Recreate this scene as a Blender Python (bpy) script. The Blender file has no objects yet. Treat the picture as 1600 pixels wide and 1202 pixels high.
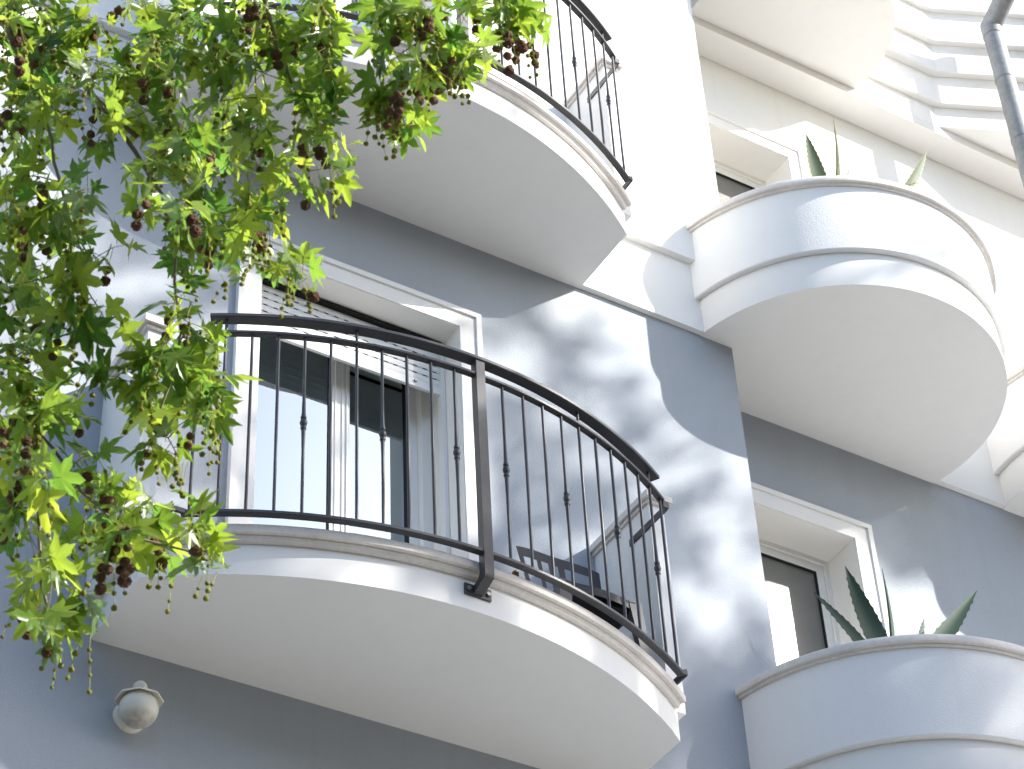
import bpy, bmesh, math, random
import numpy as np
from mathutils import Vector, Matrix

scene = bpy.context.scene
COL = scene.collection
rng = random.Random(7)

# ------------------------------------------------------------------ camera
F_PX, YAW, PITCH, ROLL = 3687.16, 0.5761, 0.7221, -0.0569
CAM = Vector((-4.0052, -7.4126, -5.5587))
GROUND = -7.16
_f = Vector((math.sin(YAW)*math.cos(PITCH), math.cos(YAW)*math.cos(PITCH), math.sin(PITCH)))
_r0 = Vector((math.cos(YAW), -math.sin(YAW), 0.0))
_u0 = _r0.cross(_f)
_r = math.cos(ROLL)*_r0 + math.sin(ROLL)*_u0
_u = -math.sin(ROLL)*_r0 + math.cos(ROLL)*_u0
cd = bpy.data.cameras.new('camera'); cam = bpy.data.objects.new('camera', cd); COL.objects.link(cam)
m = Matrix((( _r.x, _u.x, -_f.x, CAM.x), (_r.y, _u.y, -_f.y, CAM.y), (_r.z, _u.z, -_f.z, CAM.z), (0, 0, 0, 1)))
cam.matrix_world = m
cd.sensor_fit = 'HORIZONTAL'; cd.sensor_width = 36.0; cd.lens = 36.0*F_PX/1600.0
cd.dof.use_dof = True; cd.dof.focus_distance = 10.6; cd.dof.aperture_fstop = 9.0
cd.clip_start = 0.1; cd.clip_end = 3000
scene.camera = cam

def ray(px, py):
    d = _r*(px-800) - _u*(py-601) + _f*F_PX
    return d.normalized()
def at_dist(px, py, D):
    return CAM + ray(px, py)*D
def at_y(px, py, Y):
    d = ray(px, py); return CAM + d*((Y-CAM.y)/d.y)

# ------------------------------------------------------------------ light
SUN_TRAVEL = Vector((-1.05, 1.0, -0.93)).normalized()
to_sun = -SUN_TRAVEL
elev = math.asin(to_sun.z); azim = math.atan2(to_sun.x, to_sun.y)
w = bpy.data.worlds.new('World'); scene.world = w; w.use_nodes = True
nt = w.node_tree; nt.nodes.clear()
sky = nt.nodes.new('ShaderNodeTexSky'); sky.sky_type = 'NISHITA'; sky.sun_disc = False
sky.sun_elevation = elev; sky.sun_rotation = azim; sky.air_density = 1.0; sky.dust_density = 1.3; sky.ozone_density = 1.25
bg = nt.nodes.new('ShaderNodeBackground'); bg.inputs['Strength'].default_value = 0.10
out = nt.nodes.new('ShaderNodeOutputWorld')
nt.links.new(sky.outputs[0], bg.inputs[0]); nt.links.new(bg.outputs[0], out.inputs[0])
sl = bpy.data.lights.new('sun', 'SUN'); sl.energy = 3.3; sl.angle = math.radians(0.5); sl.color = (1.0, 0.96, 0.90)
so = bpy.data.objects.new('sun', sl); COL.objects.link(so)
so.rotation_mode = 'QUATERNION'; so.rotation_quaternion = SUN_TRAVEL.to_track_quat('-Z', 'Y'); so.location = (20, -20, 25)
scene.view_settings.view_transform = 'Standard'; scene.view_settings.look = 'None'
scene.view_settings.exposure = 1.86; scene.view_settings.gamma = 1.0
scene.render.film_transparent = False
scene.cycles.max_bounces = 8; scene.cycles.diffuse_bounces = 5; scene.cycles.transparent_max_bounces = 12

# ------------------------------------------------------------------ materials
def mat(name, col, rough=0.8, spec=0.3, metal=0.0, var=0.0, vscale=2.0, var2=0.0, v2scale=30.0, bump=0.0, bscale=150.0, bdist=0.004, col2=None, streak=0.0):
    M = bpy.data.materials.new(name); M.use_nodes = True
    n = M.node_tree.nodes; l = M.node_tree.links
    b = n['Principled BSDF']
    b.inputs['Base Color'].default_value = (*col, 1); b.inputs['Roughness'].default_value = rough
    b.inputs['Specular IOR Level'].default_value = spec; b.inputs['Metallic'].default_value = metal
    tc = n.new('ShaderNodeTexCoord')
    if var > 0 or var2 > 0 or col2:
        prev = None
        t1 = n.new('ShaderNodeTexNoise'); t1.inputs['Scale'].default_value = vscale; t1.inputs['Detail'].default_value = 5
        l.new(tc.outputs['Object'], t1.inputs['Vector'])
        mx = n.new('ShaderNodeMix'); mx.data_type = 'RGBA'
        c2 = col2 if col2 else tuple(max(0, c*(1-var)) for c in col)
        mx.inputs[6].default_value = (*col, 1); mx.inputs[7].default_value = (*c2, 1)
        rp = n.new('ShaderNodeMapRange'); rp.inputs[1].default_value = 0.35; rp.inputs[2].default_value = 0.75
        l.new(t1.outputs['Fac'], rp.inputs[0]); l.new(rp.outputs[0], mx.inputs[0])
        prev = mx.outputs[2]
        if var2 > 0:
            t2 = n.new('ShaderNodeTexNoise'); t2.inputs['Scale'].default_value = v2scale; t2.inputs['Detail'].default_value = 8
            t2.inputs['Roughness'].default_value = 0.7
            l.new(tc.outputs['Object'], t2.inputs['Vector'])
            m2 = n.new('ShaderNodeMix'); m2.data_type = 'RGBA'; m2.blend_type = 'MULTIPLY'
            rp2 = n.new('ShaderNodeMapRange'); rp2.inputs[1].default_value = 0.3; rp2.inputs[2].default_value = 0.7
            rp2.inputs[3].default_value = 1-var2; rp2.inputs[4].default_value = 1.0
            l.new(t2.outputs['Fac'], rp2.inputs[0])
            m2.inputs[0].default_value = 1.0; l.new(prev, m2.inputs[6]); l.new(rp2.outputs[0], m2.inputs[7])
            prev = m2.outputs[2]
        if streak > 0:
            mp = n.new('ShaderNodeMapping'); mp.inputs['Scale'].default_value = (9.0, 9.0, 0.55); l.new(tc.outputs['Object'], mp.inputs['Vector'])
            t3 = n.new('ShaderNodeTexNoise'); t3.inputs['Scale'].default_value = 1.0; t3.inputs['Detail'].default_value = 6; t3.inputs['Roughness'].default_value = 0.65
            l.new(mp.outputs[0], t3.inputs['Vector'])
            r3 = n.new('ShaderNodeMapRange'); r3.inputs[1].default_value = 0.52; r3.inputs[2].default_value = 0.78; r3.inputs[3].default_value = 0.0; r3.inputs[4].default_value = streak
            l.new(t3.outputs['Fac'], r3.inputs[0])
            m3 = n.new('ShaderNodeMix'); m3.data_type = 'RGBA'; m3.blend_type = 'MULTIPLY'; l.new(r3.outputs[0], m3.inputs[0]); l.new(prev, m3.inputs[6]); m3.inputs[7].default_value = (0.62, 0.58, 0.52, 1)
            prev = m3.outputs[2]
        l.new(prev, b.inputs['Base Color'])
    if bump > 0:
        tb = n.new('ShaderNodeTexNoise'); tb.inputs['Scale'].default_value = bscale; tb.inputs['Detail'].default_value = 4
        l.new(tc.outputs['Object'], tb.inputs['Vector'])
        bp = n.new('ShaderNodeBump'); bp.inputs['Strength'].default_value = bump; bp.inputs['Distance'].default_value = bdist
        l.new(tb.outputs['Fac'], bp.inputs['Height']); l.new(bp.outputs['Normal'], b.inputs['Normal'])
    return M

M_BLUE = mat('blue_grey_stucco', (0.392, 0.422, 0.460), 0.9, 0.2, var=0.09, vscale=1.3, var2=0.06, v2scale=60, bump=0.40, bscale=110, bdist=0.006, streak=0.16)
M_WHITE = mat('white_stucco', (0.83, 0.825, 0.81), 0.88, 0.25, var=0.035, vscale=1.6, var2=0.03, v2scale=40, bump=0.35, bscale=120, bdist=0.005, streak=0.09)
M_SMOOTH = mat('white_smooth_plaster', (0.82, 0.81, 0.785), 0.85, 0.25, var=0.05, vscale=1.1, var2=0.025, v2scale=12, bump=0.12, bscale=90, bdist=0.003, streak=0.05)
M_TRAV = mat('travertine', (0.79, 0.745, 0.70), 0.65, 0.25, var=0.14, vscale=5, var2=0.16, v2scale=45, bump=0.25, bscale=60, bdist=0.003)
M_IRON = mat('dark_painted_iron', (0.040, 0.040, 0.043), 0.42, 0.5, var=0.3, vscale=20, bump=0.15, bscale=200, bdist=0.001)
M_STEEL = mat('grey_steel_bolt', (0.30, 0.29, 0.28), 0.4, 0.5, metal=0.8, var=0.3, vscale=40)
M_PVC = mat('white_window_frame', (0.80, 0.80, 0.78), 0.35, 0.5, var=0.02, vscale=3)
M_SHUT = mat('white_roller_shutter', (0.76, 0.77, 0.76), 0.45, 0.45, var=0.04, vscale=3, var2=0.04, v2scale=20)
M_DARK = mat('dark_gap', (0.02, 0.02, 0.02), 0.8, 0.2)
M_RUBBER_SHADE = mat('black_gasket_and_seat_shade', (0.015, 0.015, 0.016), 0.6, 0.3)
M_CURT = mat('grey_curtain', (0.66, 0.68, 0.68), 0.9, 0.1, var=0.1, vscale=4)
M_ROOM = mat('interior_wall', (0.25, 0.25, 0.24), 0.9, 0.1)
M_PLAST = mat('dark_grey_plastic', (0.055, 0.060, 0.068), 0.42, 0.45, var=0.12, vscale=8, bump=0.05, bscale=300, bdist=0.001)
M_PIPE = mat('weathered_zinc_pipe', (0.30, 0.315, 0.33), 0.55, 0.4, metal=0.25, var=0.3, vscale=6, var2=0.3, v2scale=30)
M_LAMPW = mat('cream_lamp_enamel', (0.84, 0.79, 0.69), 0.55, 0.3, var=0.12, vscale=10, var2=0.12, v2scale=40)
M_TERR = mat('terracotta', (0.33, 0.15, 0.09), 0.85, 0.2, var=0.2, vscale=8)
M_TILE = mat('balcony_floor_tile', (0.42, 0.37, 0.33), 0.6, 0.3, var=0.1, vscale=6)
M_WTILE = mat('white_floor_tile', (0.72, 0.70, 0.66), 0.5, 0.4, var=0.06, vscale=5)
M_HOUSE = mat('ochre_house_render', (0.30, 0.22, 0.14), 0.9, 0.2, var=0.1, vscale=1.0)
M_ASPH = mat('asphalt', (0.055, 0.055, 0.057), 0.9, 0.2, var=0.25, vscale=0.8, var2=0.3, v2scale=40, bump=0.3, bscale=80)
M_BOUNCE = mat('pale_bounce_surface', (0.76, 0.75, 0.725), 0.85, 0.2, var=0.1, vscale=1.0, var2=0.12, v2scale=20)
M_DAMPER = mat('dark_bounce_damper', (0.06, 0.055, 0.035), 0.95, 0.1, var=0.3, vscale=2.0)
M_PAVE = mat('dark_paving', (0.11, 0.108, 0.104), 0.85, 0.2, var=0.12, vscale=1.0, var2=0.15, v2scale=20)
M_BARK = mat('plane_bark', (0.17, 0.135, 0.10), 0.9, 0.2, var=0.0, vscale=9, col2=(0.30, 0.27, 0.20), bump=0.4, bscale=40)
M_TWIG = mat('brown_twig', (0.13, 0.095, 0.065), 0.85, 0.2, var=0.0, vscale=14, col2=(0.24, 0.19, 0.12))
M_HUSK = mat('dry_seed_fluff', (0.22, 0.13, 0.05), 0.9, 0.1, var=0.5, vscale=60)

def glass_mat():
    M = bpy.data.materials.new('window_glass'); M.use_nodes = True
    n = M.node_tree.nodes; l = M.node_tree.links; n.clear()
    o = n.new('ShaderNodeOutputMaterial'); g = n.new('ShaderNodeBsdfGlossy'); g.inputs['Roughness'].default_value = 0.01
    g.inputs['Color'].default_value = (0.80, 0.92, 1.0, 1)
    t = n.new('ShaderNodeBsdfTransparent'); t.inputs['Color'].default_value = (0.88, 0.91, 0.91, 1)
    f = n.new('ShaderNodeFresnel'); f.inputs['IOR'].default_value = 1.9
    ma = n.new('ShaderNodeMath'); ma.operation = 'MULTIPLY_ADD'; ma.inputs[1].default_value = 1.2; ma.inputs[2].default_value = 0.27
    mx = n.new('ShaderNodeMixShader')
    tc = n.new('ShaderNodeTexCoord'); nz = n.new('ShaderNodeTexNoise'); nz.inputs['Scale'].default_value = 1.6
    bp = n.new('ShaderNodeBump'); bp.inputs['Strength'].default_value = 0.05; bp.inputs['Distance'].default_value = 0.02
    l.new(tc.outputs['Object'], nz.inputs['Vector']); l.new(nz.outputs['Fac'], bp.inputs['Height']); l.new(bp.outputs[0], g.inputs['Normal'])
    l.new(f.outputs[0], ma.inputs[0]); l.new(ma.outputs[0], mx.inputs[0])
    l.new(t.outputs[0], mx.inputs[1]); l.new(g.outputs[0], mx.inputs[2]); l.new(mx.outputs[0], o.inputs[0])
    return M
M_GLASS = glass_mat()
M_FROST = mat('frosted_glass', (0.17, 0.17, 0.155), 0.25, 0.5, var=0.15, vscale=6, bump=0.4, bscale=220, bdist=0.002)
def globe_mat():
    M = mat('cloudy_lamp_globe', (0.74, 0.72, 0.63), 0.30, 0.4, var=0.08, vscale=9)
    n = M.node_tree.nodes; l = M.node_tree.links; b = n['Principled BSDF']
    b.inputs['Subsurface Weight'].default_value = 0.2; b.inputs['Subsurface Radius'].default_value = (0.02, 0.02, 0.02)
    src = b.inputs['Base Color'].links[0].from_socket
    tc = n['Texture Coordinate']; sp = n.new('ShaderNodeSeparateXYZ'); l.new(tc.outputs['Object'], sp.inputs[0])
    mr = n.new('ShaderNodeMapRange'); mr.inputs[1].default_value = -0.030; mr.inputs[2].default_value = -0.062; l.new(sp.outputs[2], mr.inputs[0])
    nz = n.new('ShaderNodeTexNoise'); nz.inputs['Scale'].default_value = 40; l.new(tc.outputs['Object'], nz.inputs['Vector'])
    mu = n.new('ShaderNodeMath'); mu.operation = 'MULTIPLY'; l.new(mr.outputs[0], mu.inputs[0]); l.new(nz.outputs['Fac'], mu.inputs[1])
    mu.use_clamp = True
    mx = n.new('ShaderNodeMix'); mx.data_type = 'RGBA'; l.new(mu.outputs[0], mx.inputs[0]); l.new(src, mx.inputs[6]); mx.inputs[7].default_value = (0.24, 0.16, 0.12, 1)
    l.new(mx.outputs[2], b.inputs['Base Color'])
    return M
M_GLOBE = globe_mat()

def leaf_mat(name, c_lo, c_hi, t_lo, t_hi, tr=0.45, rough=0.38, backc=None):
    M = bpy.data.materials.new(name); M.use_nodes = True
    n = M.node_tree.nodes; l = M.node_tree.links; b = n['Principled BSDF']; o = n['Material Output']
    at = n.new('ShaderNodeAttribute'); at.attribute_name = 'tint'
    tc = n.new('ShaderNodeTexCoord'); nz = n.new('ShaderNodeTexNoise'); nz.inputs['Scale'].default_value = 25; nz.inputs['Detail'].default_value = 4
    l.new(tc.outputs['Object'], nz.inputs['Vector'])
    ad = n.new('ShaderNodeMath'); ad.operation = 'MULTIPLY_ADD'; ad.inputs[1].default_value = 0.35; l.new(nz.outputs['Fac'], ad.inputs[0])
    sb = n.new('ShaderNodeMath'); sb.operation = 'SUBTRACT'; sb.inputs[1].default_value = 0.17; l.new(at.outputs['Fac'], sb.inputs[0]); l.new(sb.outputs[0], ad.inputs[2])
    m1 = n.new('ShaderNodeMix'); m1.data_type = 'RGBA'; m1.inputs[6].default_value = (*c_lo, 1); m1.inputs[7].default_value = (*c_hi, 1); l.new(ad.outputs[0], m1.inputs[0])
    m2 = n.new('ShaderNodeMix'); m2.data_type = 'RGBA'; m2.inputs[6].default_value = (*t_lo, 1); m2.inputs[7].default_value = (*t_hi, 1); l.new(ad.outputs[0], m2.inputs[0])
    b.inputs['Roughness'].default_value = rough; b.inputs['Specular IOR Level'].default_value = 0.5
    av = n.new('ShaderNodeAttribute'); av.attribute_name = 'vein'
    pw = n.new('ShaderNodeMath'); pw.operation = 'POWER'; pw.inputs[1].default_value = 9.0; l.new(av.outputs['Fac'], pw.inputs[0])
    pm = n.new('ShaderNodeMath'); pm.operation = 'MULTIPLY'; pm.inputs[1].default_value = 0.5; l.new(pw.outputs[0], pm.inputs[0])
    mv = n.new('ShaderNodeMix'); mv.data_type = 'RGBA'; l.new(pm.outputs[0], mv.inputs[0]); l.new(m1.outputs[2], mv.inputs[6]); mv.inputs[7].default_value = (0.22, 0.27, 0.09, 1)
    l.new(mv.outputs[2], b.inputs['Base Color'])
    t = n.new('ShaderNodeBsdfTranslucent'); l.new(m2.outputs[2], t.inputs['Color'])
    mx = n.new('ShaderNodeMixShader'); mx.inputs[0].default_value = tr
    l.new(b.outputs[0], mx.inputs[1]); l.new(t.outputs[0], mx.inputs[2]); l.new(mx.outputs[0], o.inputs['Surface'])
    return M
M_LEAF = leaf_mat('plane_leaf', (0.046, 0.100, 0.018), (0.15, 0.215, 0.032), (0.12, 0.285, 0.035), (0.56, 0.67, 0.06), 0.50, 0.32)
M_BALLB = mat('brown_seed_ball', (0.17, 0.095, 0.06), 0.95, 0.1, var=0.5, vscale=120, bump=0.8, bscale=250, bdist=0.004)
M_BALLG = mat('green_seed_ball', (0.20, 0.20, 0.035), 0.9, 0.1, var=0.4, vscale=120, bump=0.6, bscale=250, bdist=0.003)
M_STALK = mat('green_stalk', (0.26, 0.28, 0.07), 0.7, 0.2)

# ------------------------------------------------------------------ helpers
def tag(o, label=None, cat=None, group=None, kind=None):
    if label: o['label'] = label
    if cat: o['category'] = cat
    if group: o['group'] = group
    if kind: o['kind'] = kind
    return o
def empty(name, loc, label, cat, group=None):
    o = bpy.data.objects.new(name, None); COL.objects.link(o); o.location = loc; o.empty_display_size = 0.2
    return tag(o, label, cat, group)
def link(name, bm, m, parent=None, smooth=None, label=None, origin=None):
    bmesh.ops.recalc_face_normals(bm, faces=bm.faces)
    me = bpy.data.meshes.new(name); bm.to_mesh(me); bm.free()
    for mm in (m if isinstance(m, (list, tuple)) else [m]): me.materials.append(mm)
    o = bpy.data.objects.new(name, me); COL.objects.link(o)
    if parent is not None:
        o.parent = parent
    if smooth is not None:
        for p in me.polygons: p.use_smooth = True
        if smooth < 180:
            try: me.set_sharp_from_angle(angle=math.radians(smooth))
            except Exception: pass
    if label: o['label'] = label
    return o
def box(bm, x0, x1, y0, y1, z0, z1, mi=0):
    v = [bm.verts.new(p) for p in ((x0,y0,z0),(x1,y0,z0),(x1,y1,z0),(x0,y1,z0),(x0,y0,z1),(x1,y0,z1),(x1,y1,z1),(x0,y1,z1))]
    for q in ((0,3,2,1),(4,5,6,7),(0,1,5,4),(1,2,6,5),(2,3,7,6),(3,0,4,7)):
        f = bm.faces.new([v[i] for i in q]); f.material_index = mi
    return v
def prism(bm, pts, z0, z1):
    lo = [bm.verts.new((x, y, z0)) for x, y in pts]; hi = [bm.verts.new((x, y, z1)) for x, y in pts]
    bm.faces.new(lo[::-1]); bm.faces.new(hi)
    k = len(pts)
    for i in range(k): bm.faces.new((lo[i], lo[(i+1) % k], hi[(i+1) % k], hi[i]))
def profile_sweep(bm, frames, prof, closed=False):
    # frames: list of (origin, outward, up); prof: closed polygon of (out, up)
    rings = []
    for o, ou, up in frames:
        rings.append([bm.verts.new(o + ou*a + up*b) for a, b in prof])
    n = len(prof); k = len(rings)
    for i in range(k if closed else k-1):
        A, B = rings[i], rings[(i+1) % k]
        for j in range(n):
            bm.faces.new((A[j], A[(j+1) % n], B[(j+1) % n], B[j]))
    if not closed:
        bm.faces.new(rings[0][::-1]); bm.faces.new(rings[-1])
Z = Vector((0, 0, 1))
def arc_frames(cx, cy, R, a0, a1, n, z=0.0):
    # angle 0 points to -Y (towards the street), positive towards +X
    fr = []
    for i in range(n+1):
        a = a0 + (a1-a0)*i/n
        ou = Vector((math.sin(a), -math.cos(a), 0))
        fr.append((Vector((cx, cy, z)) + ou*R, ou, Z))
    return fr
def tube(bm, pts, radii, seg=8, cap=True):
    pts = [Vector(p) for p in pts]
    if not isinstance(radii, (list, tuple)): radii = [radii]*len(pts)
    rings = []; prev = None
    for i, p in enumerate(pts):
        d = (pts[min(i+1, len(pts)-1)] - pts[max(i-1, 0)])
        if d.length < 1e-9: d = Vector((0, 0, 1))
        d.normalize()
        ref = prev if prev is not None else (Vector((1, 0, 0)) if abs(d.x) < 0.9 else Vector((0, 1, 0)))
        x = (ref - d*ref.dot(d))
        if x.length < 1e-6: x = d.orthogonal()
        x.normalize(); y = d.cross(x); prev = x
        rings.append([bm.verts.new(p + (x*math.cos(t) + y*math.sin(t))*radii[i]) for t in (2*math.pi*k/seg for k in range(seg))])
    for a, b in zip(rings, rings[1:]):
        for k in range(seg): bm.faces.new((a[k], a[(k+1) % seg], b[(k+1) % seg], b[k]))
    if cap:
        bm.faces.new(rings[0][::-1]); bm.faces.new(rings[-1])
def lathe(bm, prof, c=(0, 0, 0), seg=24):
    c = Vector(c); rings = []
    for r, z in prof:
        rings.append([bm.verts.new(c + Vector((r*math.cos(2*math.pi*k/seg), r*math.sin(2*math.pi*k/seg), z))) for k in range(seg)])
    for a, b in zip(rings, rings[1:]):
        for k in range(seg): bm.faces.new((a[k], a[(k+1) % seg], b[(k+1) % seg], b[k]))
    bm.faces.new(rings[0][::-1]); bm.faces.new(rings[-1])
def children(o): return [c for c in bpy.data.objects if c.parent == o]
def copy_tree(o, parent=None):
    c = o.copy(); COL.objects.link(c)
    if parent is not None: c.parent = parent
    for ch in children(o): copy_tree(ch, c)
    return c
def bevel(bm, w=0.004, seg=2):
    es = [e for e in bm.edges if len(e.link_faces) == 2 and e.calc_face_angle(0) > 0.6]
    bmesh.ops.bevel(bm, geom=es, offset=w, segments=seg, affect='EDGES', clamp_overlap=True)

# ------------------------------------------------------------------ ground
bm = bmesh.new(); box(bm, -600, 600, -600, 600, GROUND-0.5, GROUND-0.012)
tag(link('ground', bm, M_PAVE), kind='structure')
bm = bmesh.new(); box(bm, -300, 300, -13.5, -7.9, GROUND-0.2, GROUND-0.006)
tag(link('road', bm, M_ASPH), kind='structure')
bm = bmesh.new(); box(bm, -300, 300, -7.9, -0.03, GROUND-0.2, GROUND); bevel(bm, 0.02)
tag(link('pavement', bm, M_PAVE), kind='structure')
bm = bmesh.new(); box(bm, -40, 0.6, -4.4, -0.05, GROUND-0.1, GROUND+0.03)
tag(link('added_dark_ground', bm, M_DAMPER), kind='structure')  # unseen dark ground added to cut light bouncing up on the left
bm = bmesh.new(); box(bm, 2.6, 34, -7.6, -0.05, GROUND-0.1, GROUND+0.02)
tag(link('added_bounce_slab', bm, M_BOUNCE), kind='structure')  # unseen pale slab added to bounce light up under the right balconies

# added house on the other side of the street (never in the picture; it closes the street and bounds the low sky)
hs = empty('house', (-2, -24, GROUND), 'unseen ochre terrace added across the street to block the low sky', 'house')
bm = bmesh.new(); box(bm, -34, 32, -6, 3.0, -0.2, 12.5); link('wall', bm, M_HOUSE, hs)
bm = bmesh.new(); box(bm, -34.4, 32.4, -6.4, 3.4, 12.51, 12.8); link('roof', bm, M_TERR, hs)

# ------------------------------------------------------------------ building
H = 3.1; XC = 2.26; YR = 0.4133
bld = empty('apartment_building', (0, 3, GROUND), 'blue grey and white apartment house with stepped white cornices and rounded balconies', 'building')
bld_loc = Vector((0, 3, GROUND))
def bpart(name, bm, m, smooth=None, label=None, parent=None):
    o = link(name, bm, m, parent or bld, smooth, label)
    if parent is None: o.location = -bld_loc
    return o
# --- main block, blue storeys, with the balcony door opening cut through (opening x -0.588..0.505, z 0.2..2.473)
OX0, OX1, OZ0, OZ1 = -0.588, 0.505, 0.205, 2.473
LX = -7.0
bm = bmesh.new()
def wall_with_opening(bm, x0, x1, z0, z1, ox0, ox1, oz0, oz1, y0, y1):
    box(bm, x0, ox0, y0, y1, z0, z1); box(bm, ox1, x1, y0, y1, z0, z1)
    box(bm, ox0, ox1, y0, y1, oz1, z1); box(bm, ox0, ox1, y0, y1, z0, oz0)
def weld(bm):
    bmesh.ops.remove_doubles(bm, verts=bm.verts, dist=0.0005)
def slab_wall(bm, x0, x1, z0, z1, holes, y0, y1):
    # grid wall with rectangular openings, single welded shell
    xs = sorted({x0, x1, *[h[0] for h in holes], *[h[1] for h in holes]})
    zs = sorted({z0, z1, *[h[2] for h in holes], *[h[3] for h in holes]})
    def solid(i, j):
        if i < 0 or j < 0 or i >= len(xs)-1 or j >= len(zs)-1: return False
        cx, cz = (xs[i]+xs[i+1])/2, (zs[j]+zs[j+1])/2
        return not any(h[0] < cx < h[1] and h[2] < cz < h[3] for h in holes)
    def q(*p): bm.faces.new([bm.verts.new(v) for v in p])
    for i in range(len(xs)-1):
        for j in range(len(zs)-1):
            if not solid(i, j): continue
            a, b, c, d = xs[i], xs[i+1], zs[j], zs[j+1]
            q((a,y0,c),(b,y0,c),(b,y0,d),(a,y0,d)); q((a,y1,c),(a,y1,d),(b,y1,d),(b,y1,c))
            if not solid(i-1, j): q((a,y0,c),(a,y0,d),(a,y1,d),(a,y1,c))
            if not solid(i+1, j): q((b,y0,c),(b,y1,c),(b,y1,d),(b,y0,d))
            if not solid(i, j-1): q((a,y0,c),(a,y1,c),(b,y1,c),(b,y0,c))
            if not solid(i, j+1): q((a,y0,d),(b,y0,d),(b,y1,d),(a,y1,d))
    weld(bm)
DX0, DX1, DZ1 = 2.42, 3.285, 2.42
bm = bmesh.new(); slab_wall(bm, LX, XC, GROUND-0.2, H, [(OX0, OX1, OZ0, OZ1)], 0.0, 0.41)
bpart('main_wall', bm, M_BLUE, label='blue grey rendered wall of the front block')
bm = bmesh.new(); slab_wall(bm, XC-0.3, 9.0, GROUND-0.2, H, [(DX0, DX1, 0.205, DZ1)], YR, YR+0.35)
bpart('recessed_wall', bm, M_BLUE, label='blue grey wall set back to the right of the corner')
bm = bmesh.new(); box(bm, XC-0.25, XC, 0.4105, YR-0.0005, GROUND-0.2, H)
bpart('corner_return', bm, M_BLUE)
# bulk behind (closes the house, keeps light out of the rooms)
bm = bmesh.new(); box(bm, LX, 9.0, 3.2, 8.0, GROUND-0.2, 9.6); box(bm, LX, LX+0.3, 0.42, 3.19, GROUND-0.2, 9.4); box(bm, 8.7, 9.0, 0.78, 3.19, GROUND-0.2, 9.4)
box(bm, LX+0.31, 8.69, 0.42, 3.19, 9.2, 9.4)
bpart('rear_wall', bm, M_ROOM)
# --- white storeys of the front block
bm = bmesh.new()
box(bm, LX, XC, -0.034, 0.32, H, 3.262)
box(bm, LX, XC-0.001, -0.030, 0.32, 3.262, 3.60)
bevel(bm, 0.003, 1)
bpart('cornice', bm, M_SMOOTH)
bm = bmesh.new(); slab_wall(bm, LX, XC, 3.60, 9.4, [(OX0, OX1, 3.61, OZ1+H)], -0.072, 0.41)
bpart('upper_wall', bm, M_WHITE, label='white rendered wall of the upper storeys')
bm = bmesh.new(); box(bm, XC-0.25, XC, 0.4105, YR-0.0005, H, 9.4)
bpart('upper_corner_return', bm, M_WHITE)
# --- white storey of the recessed block
bm = bmesh.new(); box(bm, XC+0.001, 9.0, YR-0.036, YR+0.2, H+0.001, 3.262); box(bm, XC+0.001, 9.0, YR-0.030, YR+0.2, 3.262, 3.60); bevel(bm, 0.003, 1)
bpart('recessed_cornice', bm, M_SMOOTH)
bm = bmesh.new(); slab_wall(bm, XC+0.001, 9.0, 3.60, 6.2, [(DX0, DX1, 3.61, DZ1+H)], YR-0.001, YR+0.35)
bpart('recessed_upper_wall', bm, M_WHITE)
# --- top storey: deep cornice and corbelled bands turning into the canted bay
def tier(bm, dy, z0, z1):
    pts = [(XC+0.001, 0.2-dy), (4.52, 0.2-dy), (5.30, -0.145-dy), (9.0, -0.145-dy), (9.0, 1.0), (XC+0.001, 1.0)]
    prism(bm, pts, z0, z1)
bm = bmesh.new(); box(bm, XC+0.001, 9.0, 0.2, 1.0, 6.2, 6.275); bevel(bm, 0.003, 1)
bpart('top_cornice', bm, M_SMOOTH)
bm = bmesh.new()
for dy, z0, z1 in ((0.0, 6.276, 6.47), (0.05, 6.47, 6.74), (0.105, 6.74, 7.02), (0.155, 7.02, 7.32), (0.20, 7.32, 7.66), (0.245, 7.66, 9.4)):
    tier(bm, dy, z0, z1)
bevel(bm, 0.004, 1)
bpart('stepped_bay', bm, M_WHITE, label='white canted bay of overhanging stepped bands')
bm = bmesh.new(); box(bm, XC-0.4, 9.05, -0.95, 1.0, 9.401, 9.58); bevel(bm, 0.01, 1)
bpart('roof_cornice', bm, M_SMOOTH)
# --- door surrounds
def surround(name, x0, x1, z0, z1, y, wd=0.125, proud=0.03):
    bm = bmesh.new()
    # flat band
    a, b, t = x0, x1, z1
    for (p0, p1, yy) in ((0.0, wd-0.03, proud-0.012), (wd-0.03, wd, proud)):
        box(bm, a-p1, a-p0, y-yy, y+0.02, z0, t+p1); box(bm, b+p0, b+p1, y-yy, y+0.02, z0, t+p1)
        box(bm, a-p0, b+p0, y-yy, y+0.02, t+p0, t+p1)
    bevel(bm, 0.003, 1)
    bpart(name, bm, M_SMOOTH)
surround('door_surround', OX0, OX1, 0.2, OZ1, -0.0005, 0.122, 0.034)
surround('door_surround', DX0, DX1, 0.2, DZ1, YR-0.0005, 0.128, 0.034)
surround('door_surround', DX0, DX1, 3.61, DZ1+H, YR-0.0015, 0.115, 0.034)
# reveals (white lining of the openings)
def reveal(x0, x1, z0, z1, y0, y1, th=0.012):
    bm = bmesh.new()
    box(bm, x0, x0+th, y0, y1, z0, z1); box(bm, x1-th, x1, y0, y1, z0, z1); box(bm, x0+th, x1-th, y0, y1, z1-th, z1)
    bpart('door_reveal', bm, M_SMOOTH)
reveal(OX0, OX1, 0.206, OZ1, -0.016, 0.40, 0.004)
reveal(DX0, DX1, 0.206, DZ1, YR-0.016, YR+0.34, 0.004)
reveal(DX0, DX1, 3.612, DZ1+H, YR-0.016, YR+0.34, 0.004)

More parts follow.
